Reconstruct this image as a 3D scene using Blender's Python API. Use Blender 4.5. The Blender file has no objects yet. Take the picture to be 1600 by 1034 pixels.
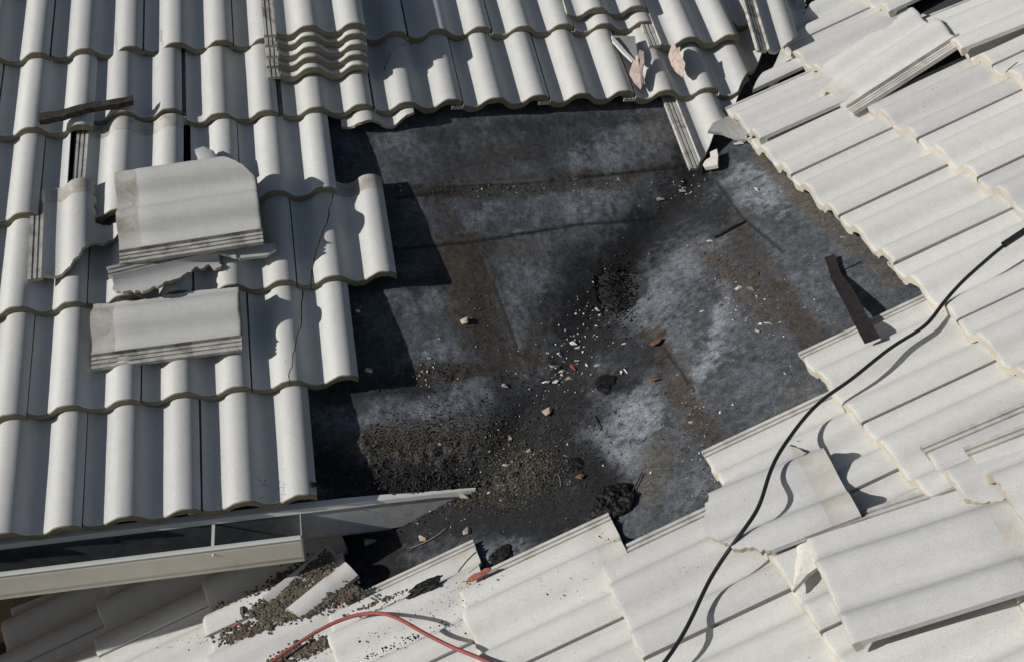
import bpy, bmesh, math, random
import numpy as np
from mathutils import Vector, Matrix, noise

random.seed(7)
scene = bpy.context.scene
col = scene.collection

# ------------------------------------------------------------------ camera, world, sun, exposure
CAM = np.array([-0.512328, -2.472713, 1.976022])
ROTV = np.array([2.105384, -0.201643, 0.121823])
FPX = 1806.93
def rodrigues(a):
    th = np.linalg.norm(a); k = a / th
    K = np.array([[0, -k[2], k[1]], [k[2], 0, -k[0]], [-k[1], k[0], 0]])
    return np.eye(3) + np.sin(th) * K + (1 - np.cos(th)) * K @ K
RM = rodrigues(ROTV)
cd = bpy.data.cameras.new('camera'); cam = bpy.data.objects.new('camera', cd); col.objects.link(cam)
cd.sensor_width = 36; cd.lens = FPX / 1600 * 36; cd.clip_end = 200; cd.clip_start = 0.05
M = Matrix(np.column_stack([RM[0], -RM[1], -RM[2]]).tolist()).to_4x4(); M.translation = Vector(CAM)
cam.matrix_world = M
scene.camera = cam

SUN_EL, SUN_AZ = math.radians(21.5), math.radians(8)     # light travels towards +x, a little +y, down
sdir = Vector((math.cos(SUN_EL) * math.cos(SUN_AZ), math.cos(SUN_EL) * math.sin(SUN_AZ), -math.sin(SUN_EL)))
sl = bpy.data.lights.new('sun', 'SUN'); sl.energy = 5.0; sl.angle = math.radians(0.53); sl.color = (1.0, 0.975, 0.93)
so = bpy.data.objects.new('sun', sl); col.objects.link(so)
so.rotation_euler = sdir.to_track_quat('-Z', 'Y').to_euler(); so.location = (-5, -1, 5)
world = bpy.data.worlds.new("World"); scene.world = world; world.use_nodes = True
wn = world.node_tree; bg = wn.nodes['Background']
sky = wn.nodes.new('ShaderNodeTexSky'); sky.sky_type = 'NISHITA'; sky.sun_disc = False
sky.sun_elevation = SUN_EL
ts = -sdir
sky.sun_rotation = math.atan2(ts.x, ts.y)
wn.links.new(sky.outputs[0], bg.inputs[0]); bg.inputs[1].default_value = 0.062
scene.view_settings.view_transform = 'Standard'; scene.view_settings.look = 'None'
scene.view_settings.gamma = 1; scene.view_settings.exposure = -0.25

# ------------------------------------------------------------------ roof frames
P, W, AX, BX, BY, P2, Z0, YAW = 0.445925, 0.151158, -0.544808, 1.126797, 0.560651, 0.444505, 0.060395, 0.056774
E = 0.35; D = 0.066
cp, sp, c2, s2 = math.cos(P), math.sin(P), math.cos(P2), math.sin(P2)
LX, LY, LZ = np.array([1., 0, 0]), np.array([0, cp, sp]), np.array([0, -sp, cp])
RYH = np.array([-math.sin(YAW), math.cos(YAW), 0])
RY = np.array([math.cos(YAW) * c2, math.sin(YAW) * c2, s2])
RX = -RYH
RZ = np.cross(RX, RY)
RO = np.array([0, 0, Z0])
FR = {'L': (np.zeros(3), LX, LY, LZ), 'R': (RO, RX, RY, RZ)}
# frame coordinates (a, s, h): a = to the right when looking up the slope, s = up the slope, h = above the tile joints
def W3(fr, a, s, h=0):
    o, X, Y, Z = FR[fr]; return o + a * X + s * Y + h * Z
def un(px, py, fr, h=0):
    d = RM.T @ np.array([(px - 800) / FPX, (py - 517) / FPX, 1.])
    o, X, Y, Z = FR[fr]; oo = o + Z * h
    t = Z @ (oo - CAM) / (Z @ d); q = CAM + t * d - oo
    return float(q @ X), float(q @ Y)
def project(pts):
    c = (np.asarray(pts) - CAM) @ RM.T
    return 800 + FPX * c[..., 0] / c[..., 2], 517 + FPX * c[..., 1] / c[..., 2]

# ------------------------------------------------------------------ underlayment surface (a height field over the plan)
def zL(x, y): return (y * sp - D) / cp
def zR(x, y):
    o = RO - RZ * D
    return o[2] - (RZ[0] * (x - o[0]) + RZ[1] * (y - o[1])) / RZ[2]
HOLE = (0.0, 0.0)
def fbm(x, y, sc, octs=3, seed=0.0):
    r = 0; a = 1.0
    for k in range(octs):
        r += a * noise.noise((x * sc + seed, y * sc - seed, seed * 1.7)); sc *= 2.1; a *= .5
    return r
MOUNDS = []   # (x, y, rx, ry, height) filled below
EY = .032
def Hraw(x, y):
    a = zR(x, y)
    if y > EY - .002:
        b = zL(x, y); k = 0.045
        m = max(a, b); d = abs(a - b); k = .022
        if d < k: m += (k - d) ** 2 / (4 * k) * 0.9
        a = m
    return a
def H(x, y, fine=True):
    z = Hraw(x, y)
    z += 0.006 * fbm(x, y, 5.0, 2, 3.1)
    if fine: z += 0.0016 * fbm(x, y, 34.0, 2, 9.1)
    for (mx, my, rx, ry, hh) in MOUNDS:
        q = ((x - mx) / rx) ** 2 + ((y - my) / ry) ** 2
        if q < 4: z += hh * math.exp(-1.6 * q) * (1 + .8 * fbm(x, y, 45, 3, 5.))
    return z
def hit(px, py):
    d = RM.T @ np.array([(px - 800) / FPX, (py - 517) / FPX, 1.]); d /= np.linalg.norm(d)
    t = 1.0
    while t < 9:
        q = CAM + d * t
        if q[2] < Hraw(q[0], q[1]): break
        t += 0.02
    lo, hi = t - .02, t
    for _ in range(12):
        m = (lo + hi) / 2; q = CAM + d * m
        if q[2] < Hraw(q[0], q[1]): hi = m
        else: lo = m
    return q[0], q[1], H(q[0], q[1], False)

# ------------------------------------------------------------------ materials
def newmat(name):
    m = bpy.data.materials.new(name); m.use_nodes = True
    n = m.node_tree.nodes; b = n['Principled BSDF']; return m, n, m.node_tree.links, b
def ramp(n, stops):
    r = n.new('ShaderNodeValToRGB'); e = r.color_ramp.elements
    e[0].position, e[0].color = stops[0][0], (*stops[0][1], 1); e[1].position, e[1].color = stops[-1][0], (*stops[-1][1], 1)
    for p_, c_ in stops[1:-1]:
        k = e.new(p_); k.color = (*c_, 1)
    return r
def mixc(n, l, fac, a, b, mode='MIX'):
    x = n.new('ShaderNodeMix'); x.data_type = 'RGBA'; x.blend_type = mode
    if isinstance(fac, float): x.inputs[0].default_value = fac
    else: l.new(fac, x.inputs[0])
    for i, v in ((6, a), (7, b)):
        if isinstance(v, tuple): x.inputs[i].default_value = (*v, 1)
        else: l.new(v, x.inputs[i])
    return x.outputs[2]
def noise_tex(n, l, co, scale, detail=4, rough=.55, dist=0.):
    t = n.new('ShaderNodeTexNoise'); t.inputs['Scale'].default_value = scale; t.inputs['Detail'].default_value = detail
    t.inputs['Roughness'].default_value = rough; t.inputs['Distortion'].default_value = dist
    l.new(co, t.inputs['Vector']); return t.outputs[0]
def coords(n, l, world=True, per=False):
    if world:
        g = n.new('ShaderNodeNewGeometry'); return g.outputs['Position']
    t = n.new('ShaderNodeTexCoord')
    oi = n.new('ShaderNodeObjectInfo')
    v = n.new('ShaderNodeVectorMath'); v.operation = 'MULTIPLY_ADD'
    l.new(oi.outputs['Random'], v.inputs[0]); v.inputs[1].default_value = (31, 57, 13)
    l.new(t.outputs['Object'], v.inputs[2]); return v.outputs[0]
def bump(n, l, h, b, strength=.3, dist=.002):
    q = n.new('ShaderNodeBump'); q.inputs['Strength'].default_value = strength; q.inputs['Distance'].default_value = dist
    l.new(h, q.inputs['Height']); l.new(q.outputs[0], b.inputs['Normal'])

def tile_mat(name, c0, c1, speck=(.2, .19, .17), blot=.45, sand=.38, stain=None, rough=.85):
    m, n, l, b = newmat(name); co = coords(n, l, False)
    big = noise_tex(n, l, co, 7, 4, .6); mid = noise_tex(n, l, co, 38, 5, .6); fine = noise_tex(n, l, co, 380, 3, .75)
    r = ramp(n, [(.2, c1), (.8, c0)]); l.new(big, r.inputs[0])
    r2 = ramp(n, [(.36, (.90, .90, .895)), (.6, (1, 1, 1))]); l.new(mid, r2.inputs[0])
    c = mixc(n, l, blot, r.outputs[0], r2.outputs[0], 'MULTIPLY')
    rf = ramp(n, [(.30, (.35, .35, .34)), (.50, (.97, .97, .97)), (.75, (1.08, 1.08, 1.08))]); l.new(fine, rf.inputs[0])
    c = mixc(n, l, sand, c, rf.outputs[0], 'MULTIPLY')
    sp_ = noise_tex(n, l, co, 150, 1, .5); rs = ramp(n, [(.775, (0, 0, 0)), (.80, (.7, .7, .7))]); l.new(sp_, rs.inputs[0])
    c = mixc(n, l, rs.outputs[0], c, speck)
    mp = n.new('ShaderNodeMapping'); mp.inputs['Scale'].default_value = (70, 2.5, 70); l.new(co, mp.inputs[0])
    sk = noise_tex(n, l, mp.outputs[0], 1.0, 3, .6); rk = ramp(n, [(.34, (.86, .855, .84)), (.55, (1, 1, 1))]); l.new(sk, rk.inputs[0])
    c = mixc(n, l, .22, c, rk.outputs[0], 'MULTIPLY')
    if stain:
        st = noise_tex(n, l, co, 16, 5, .65, .6); rr = ramp(n, [(.45, (0, 0, 0)), (.64, (1, 1, 1))]); l.new(st, rr.inputs[0])
        c = mixc(n, l, rr.outputs[0], c, stain)
    # slight tone change from piece to piece
    oi = n.new('ShaderNodeObjectInfo'); tr = ramp(n, [(0, (.84, .84, .85)), (.5, (.95, .94, .92)), (1, (1.0, 1.0, .985))]); l.new(oi.outputs['Random'], tr.inputs[0])
    c = mixc(n, l, 1.0, c, tr.outputs[0], 'MULTIPLY')
    l.new(c, b.inputs['Base Color']); b.inputs['Roughness'].default_value = rough; b.inputs['Specular IOR Level'].default_value = .25
    ad = n.new('ShaderNodeMath'); ad.operation = 'ADD'; l.new(fine, ad.inputs[0]); l.new(mid, ad.inputs[1])
    bump(n, l, ad.outputs[0], b, .35, .0012)
    return m
paint = tile_mat('weathered_white_tile_paint', (.60, .60, .585), (.56, .562, .555))
paintR = tile_mat('weathered_cream_tile_paint', (.655, .65, .635), (.60, .60, .59))
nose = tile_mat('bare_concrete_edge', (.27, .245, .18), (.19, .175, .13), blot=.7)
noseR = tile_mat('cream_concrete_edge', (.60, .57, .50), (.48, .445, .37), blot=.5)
headm = tile_mat('unpainted_stained_tile_head', (.55, .54, .51), (.48, .47, .44), stain=(.34, .31, .27))
headR = tile_mat('sheltered_tile_head', (.65, .635, .60), (.60, .59, .56), stain=(.53, .49, .43))
ribm = tile_mat('grimy_interlock_concrete', (.54, .53, .50), (.44, .43, .41), stain=(.20, .19, .175))
ribR = tile_mat('pale_interlock_concrete', (.62, .61, .58), (.54, .53, .50), stain=(.40, .38, .35))
brk = tile_mat('fresh_broken_concrete', (.52, .47, .38), (.38, .33, .26), blot=.7)
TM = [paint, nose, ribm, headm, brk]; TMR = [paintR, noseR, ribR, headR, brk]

def simple_mat(name, c, rough=.6, metal=0., vary=.25, scale=40, bumps=.2, spec=.4):
    m, n, l, b = newmat(name); co = coords(n, l, True)
    t = noise_tex(n, l, co, scale, 5, .6); r = ramp(n, [(.3, tuple(x * (1 - vary) for x in c)), (.7, tuple(min(1, x * (1 + vary)) for x in c))])
    l.new(t, r.inputs[0]); l.new(r.outputs[0], b.inputs['Base Color']); b.inputs['Roughness'].default_value = rough
    b.inputs['Metallic'].default_value = metal; b.inputs['Specular IOR Level'].default_value = spec
    if bumps: bump(n, l, t, b, bumps, .002)
    return m
# felt: stains, pale patches and painted lap highlights are kept in a colour attribute, the grain comes from noise
felt, n, l, b = newmat('asphalt_underlayment_felt'); co = coords(n, l, True)
at = n.new('ShaderNodeAttribute'); at.attribute_name = 'stain'
f1 = noise_tex(n, l, co, 230, 4, .8); f2 = noise_tex(n, l, co, 55, 5, .7, .4); f3 = noise_tex(n, l, co, 900, 1, .5)
r1 = ramp(n, [(.28, (.30, .30, .30)), (.5, (.95, .95, .95)), (.72, (1.9, 1.9, 1.9))]); l.new(f1, r1.inputs[0])
r2 = ramp(n, [(.3, (.55, .55, .56)), (.7, (1.4, 1.4, 1.38))]); l.new(f2, r2.inputs[0])
c = mixc(n, l, 1.0, at.outputs['Color'], r1.outputs[0], 'MULTIPLY'); c = mixc(n, l, 1.0, c, r2.outputs[0], 'MULTIPLY')
r3 = ramp(n, [(.735, (0, 0, 0)), (.76, (.8, .8, .8))]); l.new(f3, r3.inputs[0]); c = mixc(n, l, r3.outputs[0], c, (.26, .25, .24))
l.new(c, b.inputs['Base Color']); b.inputs['Roughness'].default_value = .78; b.inputs['Specular IOR Level'].default_value = .3
ad = n.new('ShaderNodeMath'); ad.operation = 'ADD'; l.new(f1, ad.inputs[0]); l.new(f2, ad.inputs[1])
bump(n, l, ad.outputs[0], b, .8, .0022)
felt_plain = simple_mat('plain_black_felt', (.030, .032, .036), .85, vary=.35, scale=90)
char = simple_mat('charred_bitumen', (.0045, .0045, .0045), .6, vary=.7, scale=110, bumps=1.0, spec=.25)
charwood = simple_mat('charred_wood', (.045, .035, .028), .85, vary=.6, scale=70, bumps=.8)
metalw = simple_mat('white_painted_metal', (.66, .66, .63), .45, vary=.05, scale=14, bumps=.0)
gutterm = simple_mat('cream_painted_gutter', (.52, .49, .41), .5, vary=.10, scale=9, bumps=.05)
gutin = simple_mat('dark_gutter_inside', (.055, .062, .07), .6, vary=.3, scale=25)  # trough colour, much darker than the cream front face
woodf = simple_mat('grey_painted_fascia', (.36, .36, .36), .7, vary=.15, scale=30)
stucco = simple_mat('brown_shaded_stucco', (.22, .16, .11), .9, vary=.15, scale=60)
earth = simple_mat('bare_ground', (.13, .11, .09), .95, vary=.3, scale=3)
rubber = simple_mat('black_cable_sheath', (.016, .016, .017), .42, vary=.2, scale=30, bumps=.05, spec=.5)
redr = simple_mat('faded_red_cord_sheath', (.23, .05, .042), .6, vary=.22, scale=45, bumps=.1)
orange = simple_mat('dried_orange_sealant', (.30, .10, .065), .9, vary=.3, scale=120, bumps=.6)
dirt = simple_mat('clinging_mortar_dirt', (.10, .085, .062), .95, vary=.6, scale=170, bumps=1.0)
chipw = simple_mat('broken_tile_chip_white', (.60, .57, .52), .85, vary=.15, scale=120, bumps=.4)
chipt = simple_mat('broken_tile_chip_tan', (.42, .34, .25), .9, vary=.25, scale=120, bumps=.5)
chipp = simple_mat('broken_tile_chip_pink', (.42, .33, .29), .9, vary=.3, scale=90, bumps=.5)
chipr = simple_mat('red_clay_chip', (.34, .09, .06), .85, vary=.2, scale=90)
chipg = simple_mat('grey_concrete_chip', (.30, .30, .29), .9, vary=.2, scale=120, bumps=.4)
straw = simple_mat('dry_straw', (.22, .18, .13), .9, vary=.3, scale=90)
leafm = simple_mat('dry_brown_leaf', (.12, .06, .035), .8, vary=.3, scale=90)

# ------------------------------------------------------------------ object helpers
def tag(o, label=None, cat=None, group=None, kind=None):
    if label: o['label'] = label
    if cat: o['category'] = cat
    if group: o['group'] = group
    if kind: o['kind'] = kind
    return o
def link(name, me, parent=None, mats=None):
    o = bpy.data.objects.new(name, me); col.objects.link(o)
    if mats:
        for m in mats: me.materials.append(m)
    if parent: o.parent = parent
    return o
def empty(name, loc=(0, 0, 0)):
    o = bpy.data.objects.new(name, None); col.objects.link(o); o.location = loc; o.empty_display_size = .05; return o
def mesh(name, V, F, mats=(), smooth=False, sharp=None):
    me = bpy.data.meshes.new(name); me.from_pydata([tuple(map(float, v)) for v in V], [], F)
    for m in mats: me.materials.append(m)
    if smooth:
        me.polygons.foreach_set('use_smooth', [True] * len(me.polygons))
        if sharp: me.set_sharp_from_angle(angle=math.radians(sharp))
    me.update(); return me
def box(name, x0, x1, y0, y1, z0, z1, mat, parent=None, bev=.0):
    bm = bmesh.new(); bmesh.ops.create_cube(bm, size=1)
    for v in bm.verts: v.co = Vector(((x0 + x1) / 2 + v.co.x * (x1 - x0), (y0 + y1) / 2 + v.co.y * (y1 - y0), (z0 + z1) / 2 + v.co.z * (z1 - z0)))
    if bev: bmesh.ops.bevel(bm, geom=bm.edges[:], offset=bev, segments=2, affect='EDGES')
    me = bpy.data.meshes.new(name); bm.to_mesh(me); bm.free(); me.materials.append(mat)
    return link(name, me, parent)

# ------------------------------------------------------------------ the roof tile
A_ = 0.038; PH = .27; TH = .013; LEN = .42; GAP = .005
def shp(x):
    return .5 + .5 * math.tanh(1.15 * math.cos(2 * math.pi * (x / W + PH)) + .12) / math.tanh(1.15)
def prof(x):
    return A_ * (shp(x) - shp(0))
def tile_mesh(seed, mats, x0=-2 * W, ragged=.0012):
    rnd = random.Random(seed)
    nx = 26
    xs = [x0 + GAP * .5 + (0 - GAP * .5 - (x0 + GAP * .5)) * i / nx for i in range(nx + 1)]
    sect = []                       # (x, z, kind) kind 0 top, 1 under, 2 rib, 3 side
    for x in xs: sect.append((x, prof(x), 0))
    for x in reversed(xs): sect.append((x, prof(x), 1))
    rb = xs[0]
    ribs = [(rb - .001, -.019), (rb - .003, -.0145), (rb - .012, -.0145), (rb - .013, -.0195), (rb - .0165, -.0195), (rb - .0175, -.0145), (rb - .026, -.0145), (rb - .027, -.0195), (rb - .0305, -.0195), (rb - .0315, -.0140), (rb - .041, -.0140)]
    # underside of the rib strip, then its profile back up to the top
    sect.append((rb - .000, -.028, 2)); sect.append((rb - .042, -.027, 2))
    for x, z in reversed(ribs): sect.append((x, z, 2))
    ys = [0, .003, .008, .017, .03, .09, .16, .23, .30, .355, .362, .40, LEN]
    drop = .027 / .35
    V = []; ns = len(sect)
    for yi, y in enumerate(ys):
        for si, (x, z, k) in enumerate(sect):
            zz = z - drop * y
            yy = y
            if k == 1: zz -= (.026 if y <= .017 else TH)
            if k == 0:
                if yi == 0: zz -= .0035
                if yi == 1: zz -= .0010
                zz += .0006 * noise.noise((x * 18 + seed, y * 12, seed * 3.3))
                if yi >= 10: zz -= .0015
            if k == 2 and yi < 2: yy = max(yy, .002)
            if yi <= 3 and k != 2:
                yy += ragged * 2.2 * noise.noise((x * 42 + seed * 7.7, k * .7, seed)) + ragged * noise.noise((x * 150 + seed * 3.1, k * 1.7, seed))
            if k == 1 and yi <= 3: zz += ragged * 1.5 * noise.noise((x * 90, y * 100, seed + 4))
            V.append((x, yy, zz))
    F = []; MI = []
    for yi in range(len(ys) - 1):
        for si in range(ns):
            sj = (si + 1) % ns
            a = yi * ns + si; b_ = yi * ns + sj; c_ = (yi + 1) * ns + sj; d_ = (yi + 1) * ns + si
            F.append((a, b_, c_, d_)); k = sect[si][2]; k2 = sect[sj][2]
            if k == 2 or k2 == 2: MI.append(2)
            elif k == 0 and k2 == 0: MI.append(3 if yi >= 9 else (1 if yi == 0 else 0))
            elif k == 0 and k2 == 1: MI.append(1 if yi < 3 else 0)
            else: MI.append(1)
    # caps as strips between top and underside
    for base, flip in ((0, False), ((len(ys) - 1) * ns, True)):
        n1 = len(xs)
        for i in range(n1 - 1):
            q = (base + i, base + 2 * n1 - 1 - i, base + 2 * n1 - 2 - i, base + i + 1)
            F.append(q if not flip else q[::-1]); MI.append(1)
        rr = [base + k for k in range(2 * n1, ns)]
        q = [base + 2 * n1 - 1] + rr + [base]
        F.append(tuple(q) if not flip else tuple(q[::-1])); MI.append(2)
    me = bpy.data.meshes.new('roof_tile'); me.from_pydata(V, [], F)
    for m in mats: me.materials.append(m)
    me.polygons.foreach_set('material_index', MI)
    bm = bmesh.new(); bm.from_mesh(me); bmesh.ops.recalc_face_normals(bm, faces=bm.faces[:]); bm.to_mesh(me); bm.free()
    me.polygons.foreach_set('use_smooth', [True] * len(me.polygons)); me.set_sharp_from_angle(angle=math.radians(38))
    return me
TL = [tile_mesh(s, TM) for s in (1, 2, 3, 4, 5)]
TR = [tile_mesh(s, TMR, ragged=.0026) for s in (11, 12, 13, 14, 15)]

def frame_matrix(fr, a, s, h=0, rz=0, tilt=0, roll=0):
    """rz turns in the roof plane, tilt lifts the head (about local x), roll lifts the left edge (about local y)"""
    o, X, Y, Z = FR[fr]
    B = Matrix(np.column_stack([X, Y, Z]).tolist()).to_4x4()
    T = Matrix.Translation(Vector(W3(fr, a, s, h)))
    return T @ B @ Matrix.Rotation(rz, 4, 'Z') @ Matrix.Rotation(tilt, 4, 'X') @ Matrix.Rotation(roll, 4, 'Y')

def cut_mesh(src, M4, planes):
    """saw cut: remove what lies on the positive side of world planes"""
    bm = bmesh.new(); bm.from_mesh(src); Mi = M4.inverted()
    for (pt, nrm) in planes:
        lp = Mi @ Vector(pt); ln = (M4.to_3x3().transposed() @ Vector(nrm)).normalized()
        if max((v.co - lp).dot(ln) for v in bm.verts) <= 0: continue
        r = bmesh.ops.bisect_plane(bm, geom=bm.verts[:] + bm.edges[:] + bm.faces[:], plane_co=lp, plane_no=ln, clear_outer=True)
        if not bm.verts: bm.free(); return None
        ed = [e for e in bm.edges if e.is_boundary]
        rr = bmesh.ops.holes_fill(bm, edges=ed, sides=0)
        for f in rr['faces']: f.material_index = 4; f.smooth = False
    if len(bm.verts) < 8: bm.free(); return None
    me = src.copy(); bm.to_mesh(me); bm.free(); return me

def prism(outline, z0=-.2, z1=.2, jag=.003, step=.007, seed=0):
    rnd = random.Random(seed); pts = []
    for i in range(len(outline)):
        a = np.array(outline[i][:2], float); b_ = np.array(outline[(i + 1) % len(outline)][:2], float)
        j = jag if len(outline[i]) < 3 else outline[i][2]
        L_ = np.linalg.norm(b_ - a); n_ = max(1, int(L_ / step)); nr = np.array([-(b_ - a)[1], (b_ - a)[0]]) / max(L_, 1e-6)
        for k in range(n_):
            t = k / n_; w = math.sin(math.pi * t) ** .5 if 0 < t < 1 else 0
            off = j * w * (1.6 * noise.noise((i * 5 + t * L_ * 40, seed * 3.1, 0)) + rnd.uniform(-.5, .5)) * 1.5
            pts.append(a + (b_ - a) * t + nr * off)
    n_ = len(pts); V = [(q[0], q[1], z0) for q in pts] + [(q[0] + rnd.uniform(-.001, .001), q[1] + rnd.uniform(-.001, .001), z1) for q in pts]
    F = [tuple(reversed(range(n_))), tuple(range(n_, 2 * n_))] + [(i, (i + 1) % n_, n_ + (i + 1) % n_, n_ + i) for i in range(n_)]
    me = bpy.data.meshes.new('cutter'); me.from_pydata([tuple(map(float, v)) for v in V], [], F)
    for m in TM: me.materials.append(m)
    me.polygons.foreach_set('material_index', [4] * len(me.polygons))
    bm = bmesh.new(); bm.from_mesh(me); bmesh.ops.recalc_face_normals(bm, faces=bm.faces[:]); bm.to_mesh(me); bm.free()
    return me
def boolean(src, cutters, op='INTERSECT'):
    o = bpy.data.objects.new('b0', src); col.objects.link(o); tmp = []
    for c_ in cutters:
        q = bpy.data.objects.new('b1', c_); col.objects.link(q); tmp.append(q)
        md = o.modifiers.new('b', 'BOOLEAN'); md.operation = op; md.object = q; md.solver = 'EXACT'
    dg = bpy.context.evaluated_depsgraph_get(); dg.update()
    me = bpy.data.meshes.new_from_object(o.evaluated_get(dg)); 
    for q in tmp + [o]: bpy.data.objects.remove(q)
    me.set_sharp_from_angle(angle=math.radians(38))
    return me
def broken(outline, seed=0, mats=None, jag=.004, src=None):
    me = boolean(src or (TL if mats is None else TR)[seed % 5], [prism(outline, jag=jag, seed=seed)])
    return me
def crack_cut(src, line, seed=0, width=.0028):
    """a jagged crack along a local polyline"""
    L1 = [(x - width / 2, y) for x, y in line]; L2 = [(x + width / 2, y) for x, y in reversed(line)]
    rnd = random.Random(seed)
    pts = []
    for i in range(len(line) - 1):
        a = np.array(line[i]); b_ = np.array(line[i + 1]); n_ = 7
        for k in range(n_): pts.append(a + (b_ - a) * k / n_ + np.array([rnd.uniform(-.003, .003), 0]))
    pts.append(np.array(line[-1]))
    out = [(q[0] - width / 2, q[1], 0) for q in pts] + [(q[0] + width / 2, q[1], 0) for q in reversed(pts)]
    return boolean(src, [prism(out, jag=0, step=10, seed=seed)], 'DIFFERENCE')

# ------------------------------------------------------------------ settings: ground, walls, decks
left_roof = tag(empty('left_roof'), kind='structure')
right_roof = tag(empty('right_roof'), kind='structure')

# valley trace (plan) where the two decks meet
def valley_x(y):
    lo, hi = -2.5, 4.0
    for _ in range(30):
        m = (lo + hi) / 2
        if zR(m, y) > zL(m, y): hi = m
        else: lo = m
    return (lo + hi) / 2
V0 = np.array([valley_x(0), 0.]); V1 = np.array([valley_x(2.), 2.])
vd = (V1 - V0) / np.linalg.norm(V1 - V0)

gp = 10
ground = link('ground', mesh('ground', [(-60, -60, -3.2), (60, -60, -3.2), (60, 60, -3.2), (-60, 60, -3.2)], [(0, 1, 2, 3)], [earth])); tag(ground, kind='structure')

# coarse deck boards hidden under the tiles
def sheet(name, pts, mat, parent, th=.012):
    V = [tuple(q) for q in pts] + [(q[0], q[1], q[2] - th) for q in pts]; n_ = len(pts)
    F = [tuple(range(n_)), tuple(reversed(range(n_, 2 * n_)))] + [(i, n_ + i, n_ + (i + 1) % n_, (i + 1) % n_) for i in range(n_)]
    return link(name, mesh(name, V, F, [mat]), parent)
yt = 3.4
sheet('roof_deck', [(-3.2, EY, zL(0, EY) - .006), (valley_x(EY), EY, zL(0, EY) - .006), (valley_x(yt), yt, zL(0, yt) - .006), (-3.2, yt, zL(0, yt) - .006)], felt_plain, left_roof)
def pR(x, y, d=.006): return (x, y, zR(x, y) - d)
sheet('roof_deck', [pR(-1.75, -4.2), pR(4.4, -4.2), pR(4.4, yt), pR(valley_x(yt), yt), pR(valley_x(.1), .1), pR(-1.75, .44)], felt_plain, right_roof)
# closed flank of the left block under its eave: wall set back, soffit
wall = sheet('x', [(-3.2, .46, -3.2), (.9, .46, -3.2), (.9, .46, -.1), (-3.2, .46, -.1)], stucco, None, 0.0)
bpy.data.objects.remove(wall)
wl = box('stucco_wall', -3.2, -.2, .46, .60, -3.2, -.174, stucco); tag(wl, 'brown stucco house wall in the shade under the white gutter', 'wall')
soff = box('soffit', -3.2, -.16, EY + .015, .46, -.185, -.173, woodf, left_roof)

# ------------------------------------------------------------------ underlayment with stains and pale patches
for (px, py, rx, ry, hh) in [(790, 745, .10, .05, .016), (690, 715, .16, .05, .012), (570, 700, .06, .06, .008), (860, 590, .06, .05, .010), (700, 590, .10, .03, .006), (700, 770, .12, .03, .008), (1065, 295, .03, .05, .006)]:
    x_, y_, z_ = hit(px, py); MOUNDS.append((x_, y_, rx, ry, hh))
hx, hy, hz = hit(968, 455)
BASE = np.array([.066, .073, .082])
LIGHT = np.array([.165, .180, .205]); LT2 = np.array([.255, .275, .305]); BROWN = np.array([.050, .038, .029]); TAN = np.array([.12, .10, .075])
BLK = np.array([.0065, .0068, .0075]); DKB = np.array([.013, .014, .016])
ST = []
def stroke(pts, w, c_, k=1., hard=1.0): ST.append((np.array(pts, float), w, c_, k, hard))
# pale blue-grey patches
stroke([(600, 215), (760, 205)], 26, LIGHT, .30); stroke([(700, 240), (900, 225)], 34, DKB * 1.6, .4)
stroke([(930, 262), (1020, 195)], 42, LIGHT, .85); stroke([(860, 330), (945, 300)], 40, LIGHT, .75); stroke([(720, 372), (770, 322)], 14, LIGHT, .6)
stroke([(800, 395), (880, 385)], 26, LIGHT, .65); stroke([(820, 430), (890, 460)], 34, LIGHT, .45); stroke([(800, 480), (812, 545)], 20, LIGHT, .5)
stroke([(630, 475), (690, 470)], 20, LIGHT, .55); stroke([(680, 548), (730, 552)], 20, LIGHT, .6); stroke([(640, 500), (650, 560)], 26, LIGHT, .3)
stroke([(570, 655), (700, 625), (750, 610)], 30, LIGHT, .8); stroke([(500, 640), (560, 670)], 26, LIGHT, .25)
stroke([(1010, 480), (1060, 430)], 44, LIGHT, .75); stroke([(1040, 520), (1075, 560)], 45, LIGHT, .6); stroke([(1095, 400), (1075, 360)], 30, LIGHT, .6)
stroke([(1150, 355), (1105, 385)], 9, LT2, .6); stroke([(1165, 290), (1205, 300)], 34, LT2, .65)
stroke([(1133, 450), (1128, 500), (1115, 545), (1095, 580), (1082, 605)], 13, LT2, .95); stroke([(1150, 470), (1120, 540)], 34, LIGHT, .35)
stroke([(985, 610), (950, 660), (985, 715)], 50, LIGHT, .75); stroke([(1010, 650), (965, 705)], 30, LT2, .7); stroke([(1090, 620), (1060, 700)], 24, LIGHT, .35)
stroke([(1200, 420), (1260, 480)], 40, LIGHT, .35); stroke([(1180, 600), (1230, 640)], 60, LIGHT, .25); stroke([(770, 848), (810, 850)], 26, LT2, .7)
stroke([(1150, 760), (1100, 740)], 40, LIGHT, .25); stroke([(1260, 360), (1340, 430)], 40, LIGHT, .2); stroke([(1000, 790), (1080, 770)], 30, LIGHT, .3)
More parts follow.
